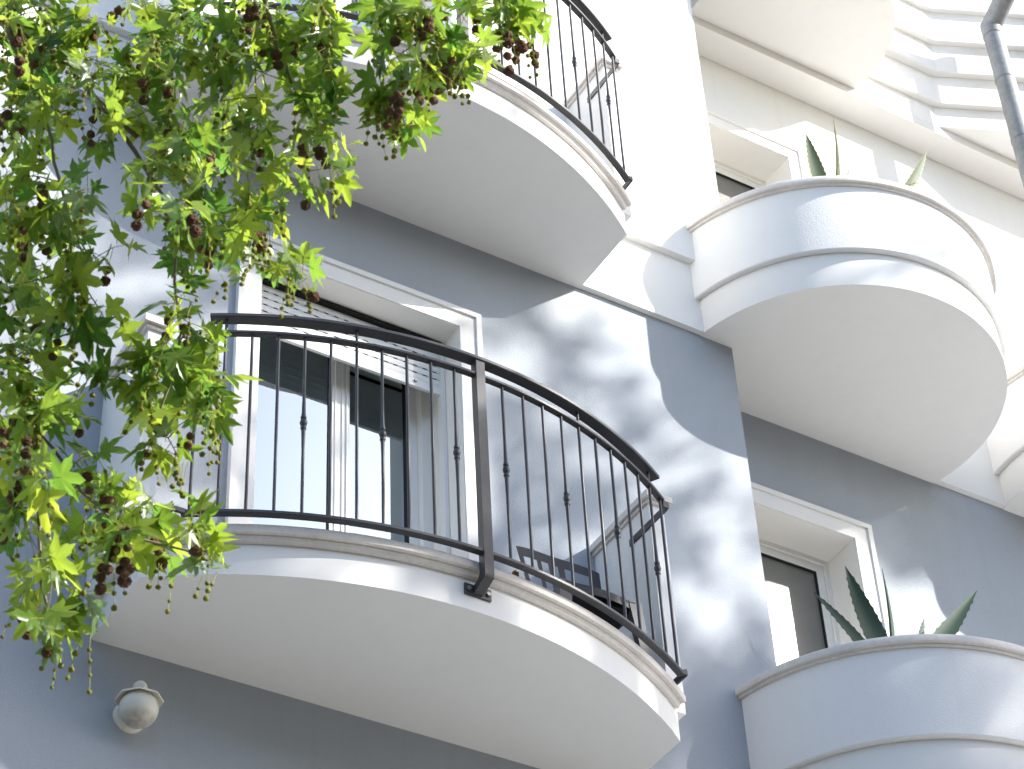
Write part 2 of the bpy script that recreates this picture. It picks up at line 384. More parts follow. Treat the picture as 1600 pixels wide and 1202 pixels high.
# --- sliding balcony door with roller shutter
def balcony_door(dz):
    e = bpy.data.objects.new('balcony_door', None); COL.objects.link(e); e.parent = bld; e.location = -bld_loc + Vector((0, 0, dz))
    e['label'] = 'white sliding door half covered by its roller shutter' if dz == 0 else 'white sliding door behind the upper railing'
    x0, x1 = OX0+0.005, OX1-0.005
    # frame
    bm = bmesh.new()
    box(bm, x0, x0+0.05, 0.29, 0.37, 0.206, 2.46); box(bm, x1-0.05, x1, 0.29, 0.37, 0.206, 2.46); box(bm, x0+0.05, x1-0.05, 0.29, 0.37, 2.40, 2.46)
    box(bm, x0+0.05, x1-0.05, 0.29, 0.37, 0.206, 0.24)
    # left sash (front track) and right sash (rear track)
    def sash(xa, xb, ya, yb, st=0.055):
        box(bm, xa, xa+st, ya, yb, 0.242, 2.398); box(bm, xb-st, xb, ya, yb, 0.242, 2.398)
        box(bm, xa+st, xb-st, ya, yb, 0.242, 0.32); box(bm, xa+st, xb-st, ya, yb, 2.34, 2.398)
    sash(x0+0.051, 0.052, 0.295, 0.325); sash(-0.004, x1-0.051, 0.332, 0.362)
    box(bm, -0.052, -0.0005, 0.2935, 0.3265, 0.243, 2.397)
    # ribs of the meeting stiles
    for xx in (-0.030, 0.008, 0.032): box(bm, xx, xx+0.006, 0.287, 0.2945, 0.25, 2.39)
    bevel(bm, 0.002, 1); link('frame', bm, M_PVC, e)
    bm = bmesh.new()
    for xa, xb, y in ((x0+0.106, x0+0.113, 0.307), (-0.060, -0.0525, 0.307), (x1-0.118, x1-0.106, 0.338)):
        if xb > xa: box(bm, xa, xb, y-0.006, y+0.02, 0.32, 2.34)
    link('gasket', bm, M_RUBBER_SHADE, e)
    bm = bmesh.new(); box(bm, x0+0.113, -0.060, 0.308, 0.314, 0.32, 2.34); link('glass_pane', bm, M_GLASS, e)
    bm = bmesh.new(); box(bm, 0.051, x1-0.118, 0.345, 0.351, 0.32, 2.34); link('glass_pane', bm, M_GLASS, e)
    # curtains: folded cloth behind the glass
    for xa, xb in ((x0+0.06, -0.02), (0.0, x1-0.06)):
        bm = bmesh.new(); n = 90; rows = []
        for i in range(n+1):
            t = i/n; x = xa + (xb-xa)*t
            y = 0.48 + 0.048*math.sin(t*math.pi*2*6.3+xa*9) + 0.012*math.sin(t*math.pi*2*15+1)
            rows.append((bm.verts.new((x, y, 0.23)), bm.verts.new((x, y, 2.44))))
        for a, b in zip(rows, rows[1:]): bm.faces.new((a[0], b[0], b[1], a[1]))
        link('curtain', bm, M_CURT, e, 180)
    # shutter: overlapping slats, bottom bar, side guides
    if dz == 0:
        bm = bmesh.new(); z = 2.448; k = 0
        while z > 2.21:
            h = 0.0445
            v = [(0.150, z), (0.146, z-0.004), (0.1425, z-h*0.5), (0.146, z-h+0.006), (0.151, z-h+0.002), (0.156, z-h+0.002), (0.156, z)]
            lo = [bm.verts.new((x0+0.004, y, zz)) for y, zz in v]; hi = [bm.verts.new((x1-0.022, y, zz)) for y, zz in v]
            nn = len(v)
            for i in range(nn): bm.faces.new((lo[i], lo[(i+1) % nn], hi[(i+1) % nn], hi[i]))
            bm.faces.new(lo[::-1]); bm.faces.new(hi)
            z -= h; k += 1
        box(bm, x0+0.004, x1-0.022, 0.141, 0.158, z-0.05, z-0.001)
        zb_ = z; zz = 2.448                                 # vent slots between the slats
        while zz > 2.24:
            zz -= 0.0445; x = x0+0.03
            while x < x1-0.06:
                box(bm, x, x+0.022, 0.1440, 0.147, zz-0.001, zz+0.0025, 1); x += 0.055
        link('roller_shutter', bm, [M_SHUT, M_DARK], e)
        bm = bmesh.new(); box(bm, x1-0.022, x1-0.001, 0.128, 0.17, 0.21, 2.46); box(bm, x0, x0+0.004, 0.128, 0.17, 0.21, 2.46); link('shutter_guide', bm, M_PVC, e)
        bm = bmesh.new(); box(bm, x0+0.002, x1-0.022, 0.118, 0.165, 2.449, 2.462); link('shutter_gap', bm, M_DARK, e)
        bm = bmesh.new(); lathe(bm, [(0.007, -0.006), (0.010, 0.0), (0.007, 0.006)], (0, 0, 0), 12)
        kn = link('shutter_lock', bm, M_STEEL, e); kn.location = (0.335, 0.136, z-0.018); kn.rotation_euler = (math.pi/2, 0, 0)
    return e
balcony_door(0); balcony_door(H)
# --- frosted side doors behind the planter balconies
def frosted_door(dz):
    e = bpy.data.objects.new('frosted_door', None); COL.objects.link(e); e.parent = bld; e.location = -bld_loc + Vector((0, 0, dz))
    e['label'] = 'white framed frosted glass door' + (' of the lower storey' if dz == 0 else ' of the upper storey')
    x0, x1, z1, y = DX0+0.004, DX1-0.004, DZ1-0.004, 0.65
    zb = 0.21
    bm = bmesh.new()
    box(bm, x0, x0+0.03, y-0.01, y+0.06, zb, z1); box(bm, x1-0.03, x1, y-0.01, y+0.06, zb, z1); box(bm, x0+0.03, x1-0.03, y-0.01, y+0.06, z1-0.03, z1)
    bevel(bm, 0.004, 1); link('frame', bm, M_SMOOTH, e)
    bm = bmesh.new()
    a, b, t = x0+0.033, x1-0.033, z1-0.033
    box(bm, a, a+0.05, y+0.005, y+0.05, zb, t); box(bm, b-0.05, b, y+0.005, y+0.05, zb, t); box(bm, a+0.05, b-0.05, y+0.005, y+0.05, t-0.05, t); box(bm, a+0.05, b-0.05, y+0.005, y+0.05, zb, zb+0.1)
    bevel(bm, 0.002, 1); link('sash', bm, M_PVC, e)
    bm = bmesh.new()
    a2, b2, t2 = a+0.05, b-0.05, t-0.05
    box(bm, b2-0.008, b2, y+0.008, y+0.03, zb+0.1, t2); box(bm, a2, a2+0.008, y+0.008, y+0.03, zb+0.1, t2); box(bm, a2+0.008, b2-0.008, y+0.008, y+0.03, t2-0.008, t2)
    box(bm, a-0.0025, b+0.0025, y+0.012, y+0.045, t, t+0.0025); box(bm, b, b+0.0028, y+0.012, y+0.045, zb, t)
    link('gasket', bm, M_RUBBER_SHADE, e)
    bm = bmesh.new(); box(bm, a2+0.008, b2-0.008, y+0.022, y+0.03, zb+0.1, t2-0.008); link('glass_pane', bm, M_FROST, e)
frosted_door(0); frosted_door(H)

# ------------------------------------------------------------------ railed balconies
CY, RS = 1.275, 2.154
XS = 1.272; DS = 0.4663
def railed_balcony(label):
    root = empty('balcony', (0, 0, 0), label, 'balcony', 'curved balconies with iron railings')
    a_end = math.atan2(XS, CY+DS)
    # slab
    bm = bmesh.new()
    pts = [(XS, -0.0005), (-XS, -0.0005)]
    for i in range(65):
        a = -a_end + 2*a_end*i/64
        pts.append((RS*math.sin(a), CY-RS*math.cos(a)))
    prism(bm, pts, -0.003, 0.160)
    link('slab', bm, M_SMOOTH, root, 20)
    bm = bmesh.new(); pts2 = [(1.226, -0.001), (-1.226, -0.001)]
    for i in range(49):
        a = -a_end*0.965 + 2*a_end*0.965*i/48
        pts2.append(((RS-0.07)*math.sin(a), CY-(RS-0.07)*math.cos(a)))
    prism(bm, pts2, 0.173, 0.198); link('floor', bm, M_TILE, root)
    # coping along the slab edge, two stepped courses of travertine
    prof = [(-0.085, 0.1705), (0.044, 0.1705), (0.049, 0.172), (0.050, 0.176), (0.051, 0.203), (0.048, 0.209), (0.043, 0.211), (-0.085, 0.211)]
    prof2 = [(0.0005, 0.146), (0.016, 0.146), (0.021, 0.149), (0.024, 0.157), (0.030, 0.163), (0.031, 0.170), (0.0005, 0.170)]
    bm = bmesh.new(); e2 = a_end*0.985
    profile_sweep(bm, arc_frames(0, CY, RS, -e2, e2, 64), prof)
    profile_sweep(bm, arc_frames(0, CY, RS, -e2*0.992, e2*0.992, 64), prof2)
    link('edge_coping', bm, M_TRAV, root, 22)
    # side walls with coping
    for s in (-1, 1):
        bm = bmesh.new()
        xa, xb = sorted((s*1.227, s*1.312))
        box(bm, xa, xb, -0.470, -0.0005, 0.146, 1.292); bevel(bm, 0.006, 2)
        sw = link('side_wall', bm, M_WHITE, root, 30)
        bm = bmesh.new()
        box(bm, xa-0.014, xb+0.014, -0.486, -0.001, 1.2925, 1.309)
        box(bm, xa-0.030, xb+0.030, -0.505, -0.001, 1.3095, 1.345); bevel(bm, 0.005, 2)
        link('coping', bm, M_TRAV, sw, 30)
    # railing: three curved flats, then posts and bars as its sub-parts
    RR = RS + 0.08; c0 = math.radians(0.42)
    def rail(bm, a, z0, z1, wi, wo):
        n = 72; fr = arc_frames(0, CY, RR, c0-math.radians(a), c0+math.radians(a), n)
        b = 0.003
        profile_sweep(bm, fr, [(-wi, z0+b), (-wi+b, z0), (wo-b, z0), (wo, z0+b), (wo, z1-b), (wo-b, z1), (-wi+b, z1), (-wi, z1-b)])
    bm = bmesh.new()
    rail(bm, 30.3, 1.270, 1.290, 0.028, 0.028)
    rail(bm, 31.9, 1.187, 1.204, 0.016, 0.016)
    rail(bm, 32.2, 0.228, 0.246, 0.017, 0.017)
    rl = link('railing', bm, M_IRON, root, 30)
    def P(a, r=RR): return Vector((r*math.sin(a), CY - r*math.cos(a), 0))
    # bars
    protos = {}
    def bar_mesh(kind):
        top = 1.27 if 'tall' in kind else 1.188
        bm = bmesh.new(); tube(bm, [(0, 0, 0.245), (0, 0, top)], 0.0068, 10)
        if 'knuckle' in kind:
            zc = 0.722
            lathe(bm, [(0.0067, zc-0.14), (0.0090, zc-0.035), (0.0120, zc-0.034), (0.0125, zc-0.028), (0.0120, zc-0.022), (0.0085, zc-0.020), (0.0135, zc-0.012), (0.0162, zc), (0.0135, zc+0.012),
                       (0.0085, zc+0.020), (0.0120, zc+0.022), (0.0125, zc+0.028), (0.0120, zc+0.034), (0.0090, zc+0.035), (0.0067, zc+0.14)], (0, 0, 0), 12)
        bmesh.ops.recalc_face_normals(bm, faces=bm.faces)
        me = bpy.data.meshes.new('baluster'); bm.to_mesh(me); bm.free(); me.materials.append(M_IRON)
        for p in me.polygons: p.use_smooth = True
        me.set_sharp_from_angle(angle=math.radians(38))
        return me
    for k in range(1, 12):
        for s in (-1, 1):
            kind = ('knuckle' if k in (1, 4, 7, 10) else 'plain') + ('tall' if k in (5, 10) else '')
            if kind not in protos: protos[kind] = bar_mesh(kind)
            o = bpy.data.objects.new('baluster', protos[kind]); COL.objects.link(o); o.parent = rl
            a = c0 + s*math.radians(3.08 + 2.832*(k-1)); o.location = P(a)
            if kind.startswith('knuckle') and k == 1: o['label'] = 'round bar with a small forged knuckle'
    # middle post: square tube with a foot running back to a plate on the slab edge
    a = c0; ou = Vector((math.sin(a), -math.cos(a), 0)); sd = Vector((math.cos(a), math.sin(a), 0))
    bm = bmesh.new()
    def obox(bm, o, A, B, C, a0, a1, b0, b1, c0_, c1):
        v = [bm.verts.new(o + A*x + B*y + C*z) for x, y, z in ((a0,b0,c0_),(a1,b0,c0_),(a1,b1,c0_),(a0,b1,c0_),(a0,b0,c1),(a1,b0,c1),(a1,b1,c1),(a0,b1,c1))]
        for q in ((0,3,2,1),(4,5,6,7),(0,1,5,4),(1,2,6,5),(2,3,7,6),(3,0,4,7)): bm.faces.new([v[i] for i in q])
    base = P(a)
    # side profile (out, z): vertical tube then foot bent back towards the slab
    prof = [(-0.0215, 1.269), (0.0215, 1.269), (0.0215, 0.122), (0.0150, 0.105), (-0.076, 0.074), (-0.076, 0.112), (-0.034, 0.126), (-0.0215, 0.145)]
    L = [bm.verts.new(base + ou*p + sd*(-0.0215) + Z*q) for p, q in prof]; Rr = [bm.verts.new(base + ou*p + sd*0.0215 + Z*q) for p, q in prof]
    bm.faces.new(L); bm.faces.new(Rr[::-1])
    for i in range(len(prof)): bm.faces.new((L[i], L[(i+1) % len(prof)], Rr[(i+1) % len(prof)], Rr[i]))
    bevel(bm, 0.002, 1)
    link('post', bm, M_IRON, rl, 30)
    bm = bmesh.new(); obox(bm, base, ou, sd, Z, -0.080, -0.072, -0.062, 0.062, 0.066, 0.120); bevel(bm, 0.002, 1); link('wall_plate', bm, M_IRON, rl)
    for s in (-1, 1):
        bm = bmesh.new()
        cc = base + ou*(-0.072) + sd*(s*0.046) + Z*0.093
        tube(bm, [cc, cc+ou*0.010], 0.010, 6)
        link('bolt', bm, M_STEEL, rl)
    # end ties from the railing to the side walls
    for s in (-1, 1):
        for z, kind in ((1.186, 'tie'), (0.226, 'foot')):
            a = c0 + s*math.radians(31.9); p = P(a)
            bm = bmesh.new()
            if kind == 'tie':
                xw = s*1.226
                box(bm, min(xw, xw-s*0.007), max(xw, xw-s*0.007), p.y+0.005, -0.300, z-0.036, z+0.002)
                box(bm, min(xw-s*0.002, p.x), max(xw-s*0.002, p.x)+0.0005, p.y-0.014, p.y+0.004, z-0.034, z+0.0)
                tube(bm, [(xw-s*0.006, -0.325, z-0.017), (xw-s*0.016, -0.325, z-0.017)], 0.010, 8)
            else:
                xw = s*1.226
                box(bm, min(xw, xw-s*0.010), max(xw, xw-s*0.010), p.y-0.012, -0.395, z+0.0, z+0.034)
                box(bm, min(xw-s*0.004, p.x), max(xw-s*0.004, p.x)+0.0005, p.y-0.018, p.y-0.004, z+0.001, z+0.022)
            bevel(bm, 0.0015, 1)
            link('end_bracket', bm, M_IRON, rl)
    return root
b1 = railed_balcony('lower curved white balcony with dark iron railing and a grey chair standing on it')
b2 = copy_tree(b1); b2.location = (0, 0, H)
b2['label'] = 'upper curved white balcony with dark iron railing, half hidden by plane leaves'

# ------------------------------------------------------------------ planter balconies
def planter_balcony(label, R=1.0, left_in=True):
    root = empty('planter_balcony', (3.037, 0.145, 0), label, 'balcony', 'round white planter balconies')
    a0, a1 = -math.radians(101), math.radians(106)
    def arcpts(r, n=72, aa0=a0, aa1=a1):
        return [(r*math.sin(aa0+(aa1-aa0)*i/n), -r*math.cos(aa0+(aa1-aa0)*i/n)) for i in range(n+1)]
    bm = bmesh.new(); prism(bm, arcpts(R) + [(0.95, 0.31), (-0.95, 0.31)], -0.0035, 0.2345); link('slab', bm, M_SMOOTH, root, 20)
    bm = bmesh.new()
    profile_sweep(bm, [(o, ou, up) for o, ou, up in arc_frames(0, 0, R, a0, a1, 96)], [(-0.075, 0.236), (0.028, 0.236), (0.034, 0.242), (0.034, 0.716), (-0.075, 0.716)])
    link('parapet', bm, M_WHITE, root, 30)
    bm = bmesh.new(); prism(bm, arcpts(R-0.08), 0.236, 0.262); link('floor', bm, M_WTILE, root)
    bm = bmesh.new()
    profile_sweep(bm, arc_frames(0, 0, R, a0, a1, 96), [(-0.085, 0.7165), (0.046, 0.7165), (0.050, 0.719), (0.051, 0.7285), (-0.085, 0.7285)])
    profile_sweep(bm, arc_frames(0, 0, R, a0, a1, 96), [(-0.10, 0.729), (0.060, 0.729), (0.067, 0.732), (0.069, 0.738), (0.069, 0.762), (0.066, 0.770), (0.060, 0.773), (-0.10, 0.773)])
    link('coping', bm, M_TRAV, root, 22)
    return root
p1 = planter_balcony('round white balcony whose solid parapet hides agaves, under the top cornice'); p1.location.z = H
p2 = copy_tree(p1); p2.location.z = 0.0
p2['label'] = 'lowest round white balcony at the bottom right corner with a toothed green agave'
p3 = copy_tree(p1); p3.location = (5.505, 0.20, H)
p3['label'] = 'rightmost round white balcony, cut off by the right edge of the photo'
# small bow balcony of the top storey
bm = bmesh.new()
cx, cy, r = 3.135, 0.0, 0.678
pts = [(cx+r, 0.1995), (cx-r, 0.1995)] + [(cx - r*math.cos(math.pi*i/60), cy - r*math.sin(math.pi*i/60)) for i in range(61)]
tb = empty('bow_balcony', (cx, 0.2, 6.27), 'topmost white bow shaped balcony seen only by its bright underside', 'balcony')
prism(bm, [(x-cx, y-0.2) for x, y in pts], 0.0, 0.22); link('slab', bm, M_SMOOTH, tb, 20)
bm = bmesh.new(); prism(bm, [((x-cx)*1.04, (y-0.2)*1.04 if y < 0.19 else -0.0005) for x, y in pts], 0.2205, 0.95); link('parapet', bm, M_WHITE, tb, 20)

# ------------------------------------------------------------------ wall lamp
LC = Vector((-1.083, -0.100, -0.336))
lamp = empty('wall_lamp', LC, 'cloudy globe lamp under an octagonal cream hat on the shaded wall', 'wall lamp')
bm = bmesh.new(); bmesh.ops.create_uvsphere(bm, u_segments=40, v_segments=24, radius=0.078); link('globe', bm, M_GLOBE, lamp, 180)
bm = bmesh.new()
rings = []
for rr, z in ((0.050, 0.058), (0.096, 0.034), (0.096, 0.042), (0.052, 0.070), (0.026, 0.080)):
    rings.append([bm.verts.new((rr*math.cos(math.pi/8+math.pi/4*k), rr*math.sin(math.pi/8+math.pi/4*k), z)) for k in range(8)])
for A, B in zip(rings, rings[1:]):
    for k in range(8): bm.faces.new((A[k], A[(k+1) % 8], B[(k+1) % 8], B[k]))
bm.faces.new(rings[-1]); link('hat', bm, M_LAMPW, lamp)
bm = bmesh.new(); lathe(bm, [(0.018, 0.079), (0.026, 0.088), (0.029, 0.100), (0.027, 0.112), (0.018, 0.122), (0.006, 0.126)], (0, 0, 0), 20); link('knob', bm, M_LAMPW, lamp, 40)
bm = bmesh.new(); tube(bm, [(0, 0.02, 0.092), (0, 0.06, 0.085), (0, 0.080, 0.055), (0, 0.092, 0.02)], 0.013, 10); link('arm', bm, M_LAMPW, lamp, 40)
bm = bmesh.new(); lathe(bm, [(0.068, 0.0), (0.068, 0.010), (0.061, 0.014), (0.059, 0.022), (0.047, 0.028), (0.028, 0.032)], (0, 0, 0), 32)
bs = link('wall_rose', bm, M_LAMPW, lamp, 40); bs.rotation_euler = (math.pi/2, 0, 0); bs.location = (0.0, 0.0995, 0.014)

# ------------------------------------------------------------------ downpipe
pp = empty('downpipe', (4.82, -0.215, 5.0), 'weathered grey zinc downpipe with an elbow in front of the white stepped bay', 'downpipe')
bm = bmesh.new(); tube(bm, [(0, 0, -1.63), (0, 0, 1.97)], 0.068, 20); link('pipe', bm, M_PIPE, pp, 40)
bm = bmesh.new(); tube(bm, [(0, 0, 1.95), (0, 0, 2.08)], 0.072, 20); tube(bm, [(0, 0.018, 2.045), (0.0, -0.10, 2.125), (0, -0.60, 2.47)], 0.072, 20); tube(bm, [(0, -0.585, 2.45), (0, -0.60, 2.50), (0, -0.60, 4.405)], 0.0715, 20); link('elbow', bm, M_PIPE, pp, 40)
for zc in (0.9, 1.5):
    bm = bmesh.new(); tube(bm, [(0, 0, zc-0.012), (0, 0, zc+0.012)], 0.0715, 20); link('pipe_clip', bm, M_PIPE, pp, 40)

# ------------------------------------------------------------------ chair
chair = empty('garden_chair', (0.85, -0.36, 0.1985), 'dark grey plastic chair seen from below through the balcony railing', 'chair')
def plate_with_slots(bm, frame, U, V, slots, th, nu=40, nv=20):
    # curved panel; frame(u,v)->Vector, slots as (u0,u1,v0,v1)
    us = sorted(set([i/nu for i in range(nu+1)] + [s[k] for s in slots for k in (0, 1)])); vs = sorted(set([i/nv for i in range(nv+1)] + [s[k] for s in slots for k in (2, 3)]))
    keep = lambda a, b: not any(s[0] < a < s[1] and s[2] < b < s[3] for s in slots)
    vv = {}
    def g(u, v):
        if (u, v) not in vv: vv[(u, v)] = bm.verts.new(frame(u, v))
        return vv[(u, v)]
    for i in range(len(us)-1):
        for j in range(len(vs)-1):
            if keep((us[i]+us[i+1])/2, (vs[j]+vs[j+1])/2):
                bm.faces.new((g(us[i], vs[j]), g(us[i+1], vs[j]), g(us[i+1], vs[j+1]), g(us[i], vs[j+1])))
    r = bmesh.ops.solidify(bm, geom=bm.faces[:], thickness=th)
SH = 0.405
bm = bmesh.new()
def back(u, v):
    x = (u-0.5)*(0.38+0.07*v)
    y = 0.075 + 0.075*v - 0.030*(2*abs(u-0.5))**2
    z = SH - 0.02 + 0.435*v - 0.035*(2*abs(u-0.5))**3*v
    return Vector((x, y, z))
plate_with_slots(bm, back, 0, 0, [(0.07, 0.25, 0.30, 0.85), (0.31, 0.40, 0.30, 0.86), (0.46, 0.52, 0.30, 0.86), (0.60, 0.90, 0.30, 0.86)], 0.016)
link('backrest', bm, M_PLAST, chair, 40)
bm = bmesh.new()
def seat(u, v):
    x = (u-0.5)*(0.36+0.02*v); y = -0.20 + 0.28*v
    z = SH - 0.010*math.cos((u-0.5)*math.pi) - 0.02*v - 0.02*max(0, 0.15-v)/0.15
    return Vector((x, y, z))
plate_with_slots(bm, seat, 0, 0, [], 0.012)
def apron(u, v):
    return Vector(((u-0.5)*0.33, -0.195-0.018*math.cos((u-0.5)*math.pi), SH-0.008-0.042*v))
plate_with_slots(bm, apron, 0, 0, [], 0.008)
box(bm, -0.185, -0.175, -0.19, 0.08, SH-0.06, SH-0.012); box(bm, 0.175, 0.185, -0.19, 0.08, SH-0.06, SH-0.012)
for xx in (-0.1, 0.0, 0.1): box(bm, xx-0.004, xx+0.004, -0.18, 0.07, SH-0.05, SH-0.026)
box(bm, -0.174, 0.174, -0.185, 0.075, SH-0.062, SH-0.030, 1)  # black plate standing in for the deep shade under the seat
link('seat', bm, [M_PLAST, M_RUBBER_SHADE], chair, 40)
for sx in (-1, 1):
    for yt, yb in ((-0.180, -0.205), (0.075, 0.16)):
        bm = bmesh.new()
        prof = lambda xo, y, z, w, d: [bm.verts.new((sx*xo+a*w, y+b*d, z)) for a, b in ((-1,-1),(1,-1),(1,1),(-1,1))]
        A = prof(0.180, yt, SH-0.005, 0.034, 0.020); B = prof(0.198, (yt+yb)/2, SH*0.5, 0.027, 0.016); C = prof(0.215, yb, 0.0, 0.020, 0.013)
        for p, q in ((A, B), (B, C)):
            for k in range(4): bm.faces.new((p[k], p[(k+1) % 4], q[(k+1) % 4], q[k]))
        bm.faces.new(A); bm.faces.new(C[::-1]); bevel(bm, 0.004, 1)
        link('leg', bm, M_PLAST, chair, 40)

# small dry husk caught on the coping beside the post
hp = at_y(806, 912, -0.905)
bm = bmesh.new(); bmesh.ops.create_icosphere(bm, subdivisions=3, radius=0.014)
for v in bm.verts: v.co *= 0.75 + 0.6*rng.random(); v.co.z *= 1.4
hk = link('dry_seed_husk', bm, M_HUSK, None, 180); hk.location = (hp.x, hp.y, 0.222)
tag(hk, 'tiny brown dry husk caught on the travertine coping beside the railing post', 'seed husk')

# ------------------------------------------------------------------ agaves
def agave_mat(name, c1, c2, edge, ew):
    M = bpy.data.materials.new(name); M.use_nodes = True
    n = M.node_tree.nodes; l = M.node_tree.links; b = n['Principled BSDF']
    b.inputs['Roughness'].default_value = 0.6; b.inputs['Specular IOR Level'].default_value = 0.22
    at = n.new('ShaderNodeAttribute'); at.attribute_name = 'edge'
    tc = n.new('ShaderNodeTexCoord'); nz = n.new('ShaderNodeTexNoise'); nz.inputs['Scale'].default_value = 9; nz.inputs['Detail'].default_value = 6
    l.new(tc.outputs['Object'], nz.inputs['Vector'])
    m1 = n.new('ShaderNodeMix'); m1.data_type = 'RGBA'; m1.inputs[6].default_value = (*c1, 1); m1.inputs[7].default_value = (*c2, 1); l.new(nz.outputs['Fac'], m1.inputs[0])
    mr = n.new('ShaderNodeMapRange'); mr.inputs[1].default_value = ew; mr.inputs[2].default_value = min(1.0, ew+0.1); l.new(at.outputs['Fac'], mr.inputs[0])
    m2 = n.new('ShaderNodeMix'); m2.data_type = 'RGBA'; l.new(mr.outputs[0], m2.inputs[0]); l.new(m1.outputs[2], m2.inputs[6]); m2.inputs[7].default_value = (*edge, 1)
    l.new(m2.outputs[2], b.inputs['Base Color'])
    return M
M_AG = agave_mat('blue_green_agave', (0.020, 0.046, 0.028), (0.040, 0.072, 0.045), (0.04, 0.035, 0.02), 0.97)
M_AGV = agave_mat('variegated_agave', (0.032, 0.058, 0.028), (0.060, 0.085, 0.042), (0.30, 0.27, 0.09), 0.84)
def agave_leaf(name, base, tip, width, parent, m, bow=0.05, teeth=True, up=None, curl=0.0, twist=0.0):
    base = Vector(base); tip = Vector(tip); d = tip-base; Ln = d.length; t = d.normalized()
    side = t.cross(up or Vector((-0.35, -1.0, 0.25))).normalized(); nrm = side.cross(t).normalized()
    q = Matrix.Rotation(twist, 3, t); side = q @ side; nrm = q @ nrm
    bm = bmesh.new(); lay = bm.verts.layers.float.new('edge')
    NS = 44; cols = (-1.0, -0.62, -0.25, 0.0, 0.25, 0.62, 1.0); front = []; backr = []
    for i in range(NS+1):
        s = i/NS
        w = width*0.5*(0.62+1.05*s-0.30*s*s)*(1-s**1.9)**1.05 if s < 1 else 0.0
        w *= 1.0
        c = base + d*s + nrm*(bow*math.sin(math.pi*s)*Ln) + nrm*(curl*s*s*s)
        fr, bk = [], []
        tooth = (0.0055 if (i % 3 == 0) else 0.0) if (teeth and 0.12 < s < 0.93) else 0.0
        for u in cols:
            ww = w*u + (tooth*u if abs(u) == 1.0 else 0)
            p = c + side*ww + nrm*(0.32*w*u*u)
            th = 0.012*(1-u*u)*(1-s)+0.0012
            a = bm.verts.new(p + nrm*th); a[lay] = abs(u); b = bm.verts.new(p - nrm*th); b[lay] = abs(u)
            if s > 0.96: a[lay] = 1.0; b[lay] = 1.0
            fr.append(a); bk.append(b)
        front.append(fr); backr.append(bk)
    K = len(cols)
    for i in range(NS):
        for j in range(K-1):
            bm.faces.new((front[i][j], front[i][j+1], front[i+1][j+1], front[i+1][j])); bm.faces.new((backr[i][j], backr[i+1][j], backr[i+1][j+1], backr[i][j+1]))
        bm.faces.new((front[i][0], front[i+1][0], backr[i+1][0], backr[i][0])); bm.faces.new((front[i][-1], backr[i][-1], backr[i+1][-1], front[i+1][-1]))
    o = link(name, bm, m, parent, 60)
    o.location = -parent.location
    return o
def pot(parent, z0, z1, r):
    bm = bmesh.new(); lathe(bm, [(r*0.72, 0.0), (r*0.95, (z1-z0)*0.85), (r*1.05, (z1-z0)*0.86), (r*1.05, z1-z0), (r*0.92, z1-z0), (r*0.88, (z1-z0)*0.9)], (0, 0, 0), 28)
    o = link('pot', bm, M_TERR, parent, 40); o.location = (0, 0, z0-parent.location.z)
cx, cy = 2.83, -0.33; zf = 0.262
B4 = at_y(1400, 1062, -0.33); B3a = at_y(1298, 330, -0.40); B3b = at_y(1388, 312, -0.50); print('agave bases', B4, B3a, B3b)
cx, cy = B4.x, B4.y
ag = empty('agave', (cx, cy, zf), 'green agave with toothed leaves rising behind the lowest round parapet', 'agave')
pot(ag, zf, B4.z-0.02, 0.17); zb = B4.z-0.03
def tip(px, py, Y): return at_y(px, py, Y)
agave_leaf('leaf', (cx-0.04, cy, zb), tip(1271, 925, -0.335), 0.085, ag, M_AG, 0.02)
agave_leaf('leaf', (cx-0.03, cy-0.03, zb), tip(1320, 884, -0.36), 0.150, ag, M_AG, -0.03)
agave_leaf('leaf', (cx-0.01, cy+0.02, zb), tip(1378, 888, -0.24), 0.075, ag, M_AG, 0.02, up=Vector((0.8, -1, 0.2)))
agave_leaf('leaf', (cx+0.05, cy+0.05, zb), tip(1444, 966, -0.15), 0.075, ag, M_AG, 0.03, up=Vector((0.7, -0.6, 0.8)))
agave_leaf('leaf', (cx+0.05, cy, zb), tip(1527, 922, -0.40), 0.125, ag, M_AG, -0.02)
zf3 = H+0.262
a1o = empty('agave', (B3a.x, B3a.y, zf3), 'yellow edged agave with two upright leaves behind the upper round parapet', 'agave', 'variegated agaves on the upper planter')
pot(a1o, zf3, B3a.z-0.02, 0.16); zb = B3a.z-0.03
agave_leaf('leaf', (B3a.x-0.03, B3a.y-0.02, zb), tip(1259, 208, -0.40), 0.125, a1o, M_AGV, -0.02)
agave_leaf('leaf', (B3a.x+0.03, B3a.y+0.01, zb), tip(1302, 184, -0.36), 0.08, a1o, M_AGV, 0.02, up=Vector((0.9, -1, 0.1)))
agave_leaf('leaf', (B3a.x+0.06, B3a.y+0.03, zb), tip(1326, 256, -0.30), 0.04, a1o, M_AGV, 0.02, up=Vector((0.9, -1, 0.1)))
a2o = empty('agave', (B3b.x, B3b.y, zf3), 'yellow edged agave with a bent scarred leaf on the upper round balcony', 'agave', 'variegated agaves on the upper planter')
pot(a2o, zf3, B3b.z-0.12, 0.15); zb = B3b.z-0.10
agave_leaf('leaf', (B3b.x, B3b.y, zb), tip(1448, 236, -0.52), 0.085, a2o, M_AGV, 0.03, up=Vector((0.3, -1, -0.2)))
agave_leaf('leaf', (B3b.x+0.05, B3b.y, zb), tip(1437, 287, -0.50), 0.10, a2o, M_AGV, 0.14, up=Vector((-0.8, -0.5, 0.6)))

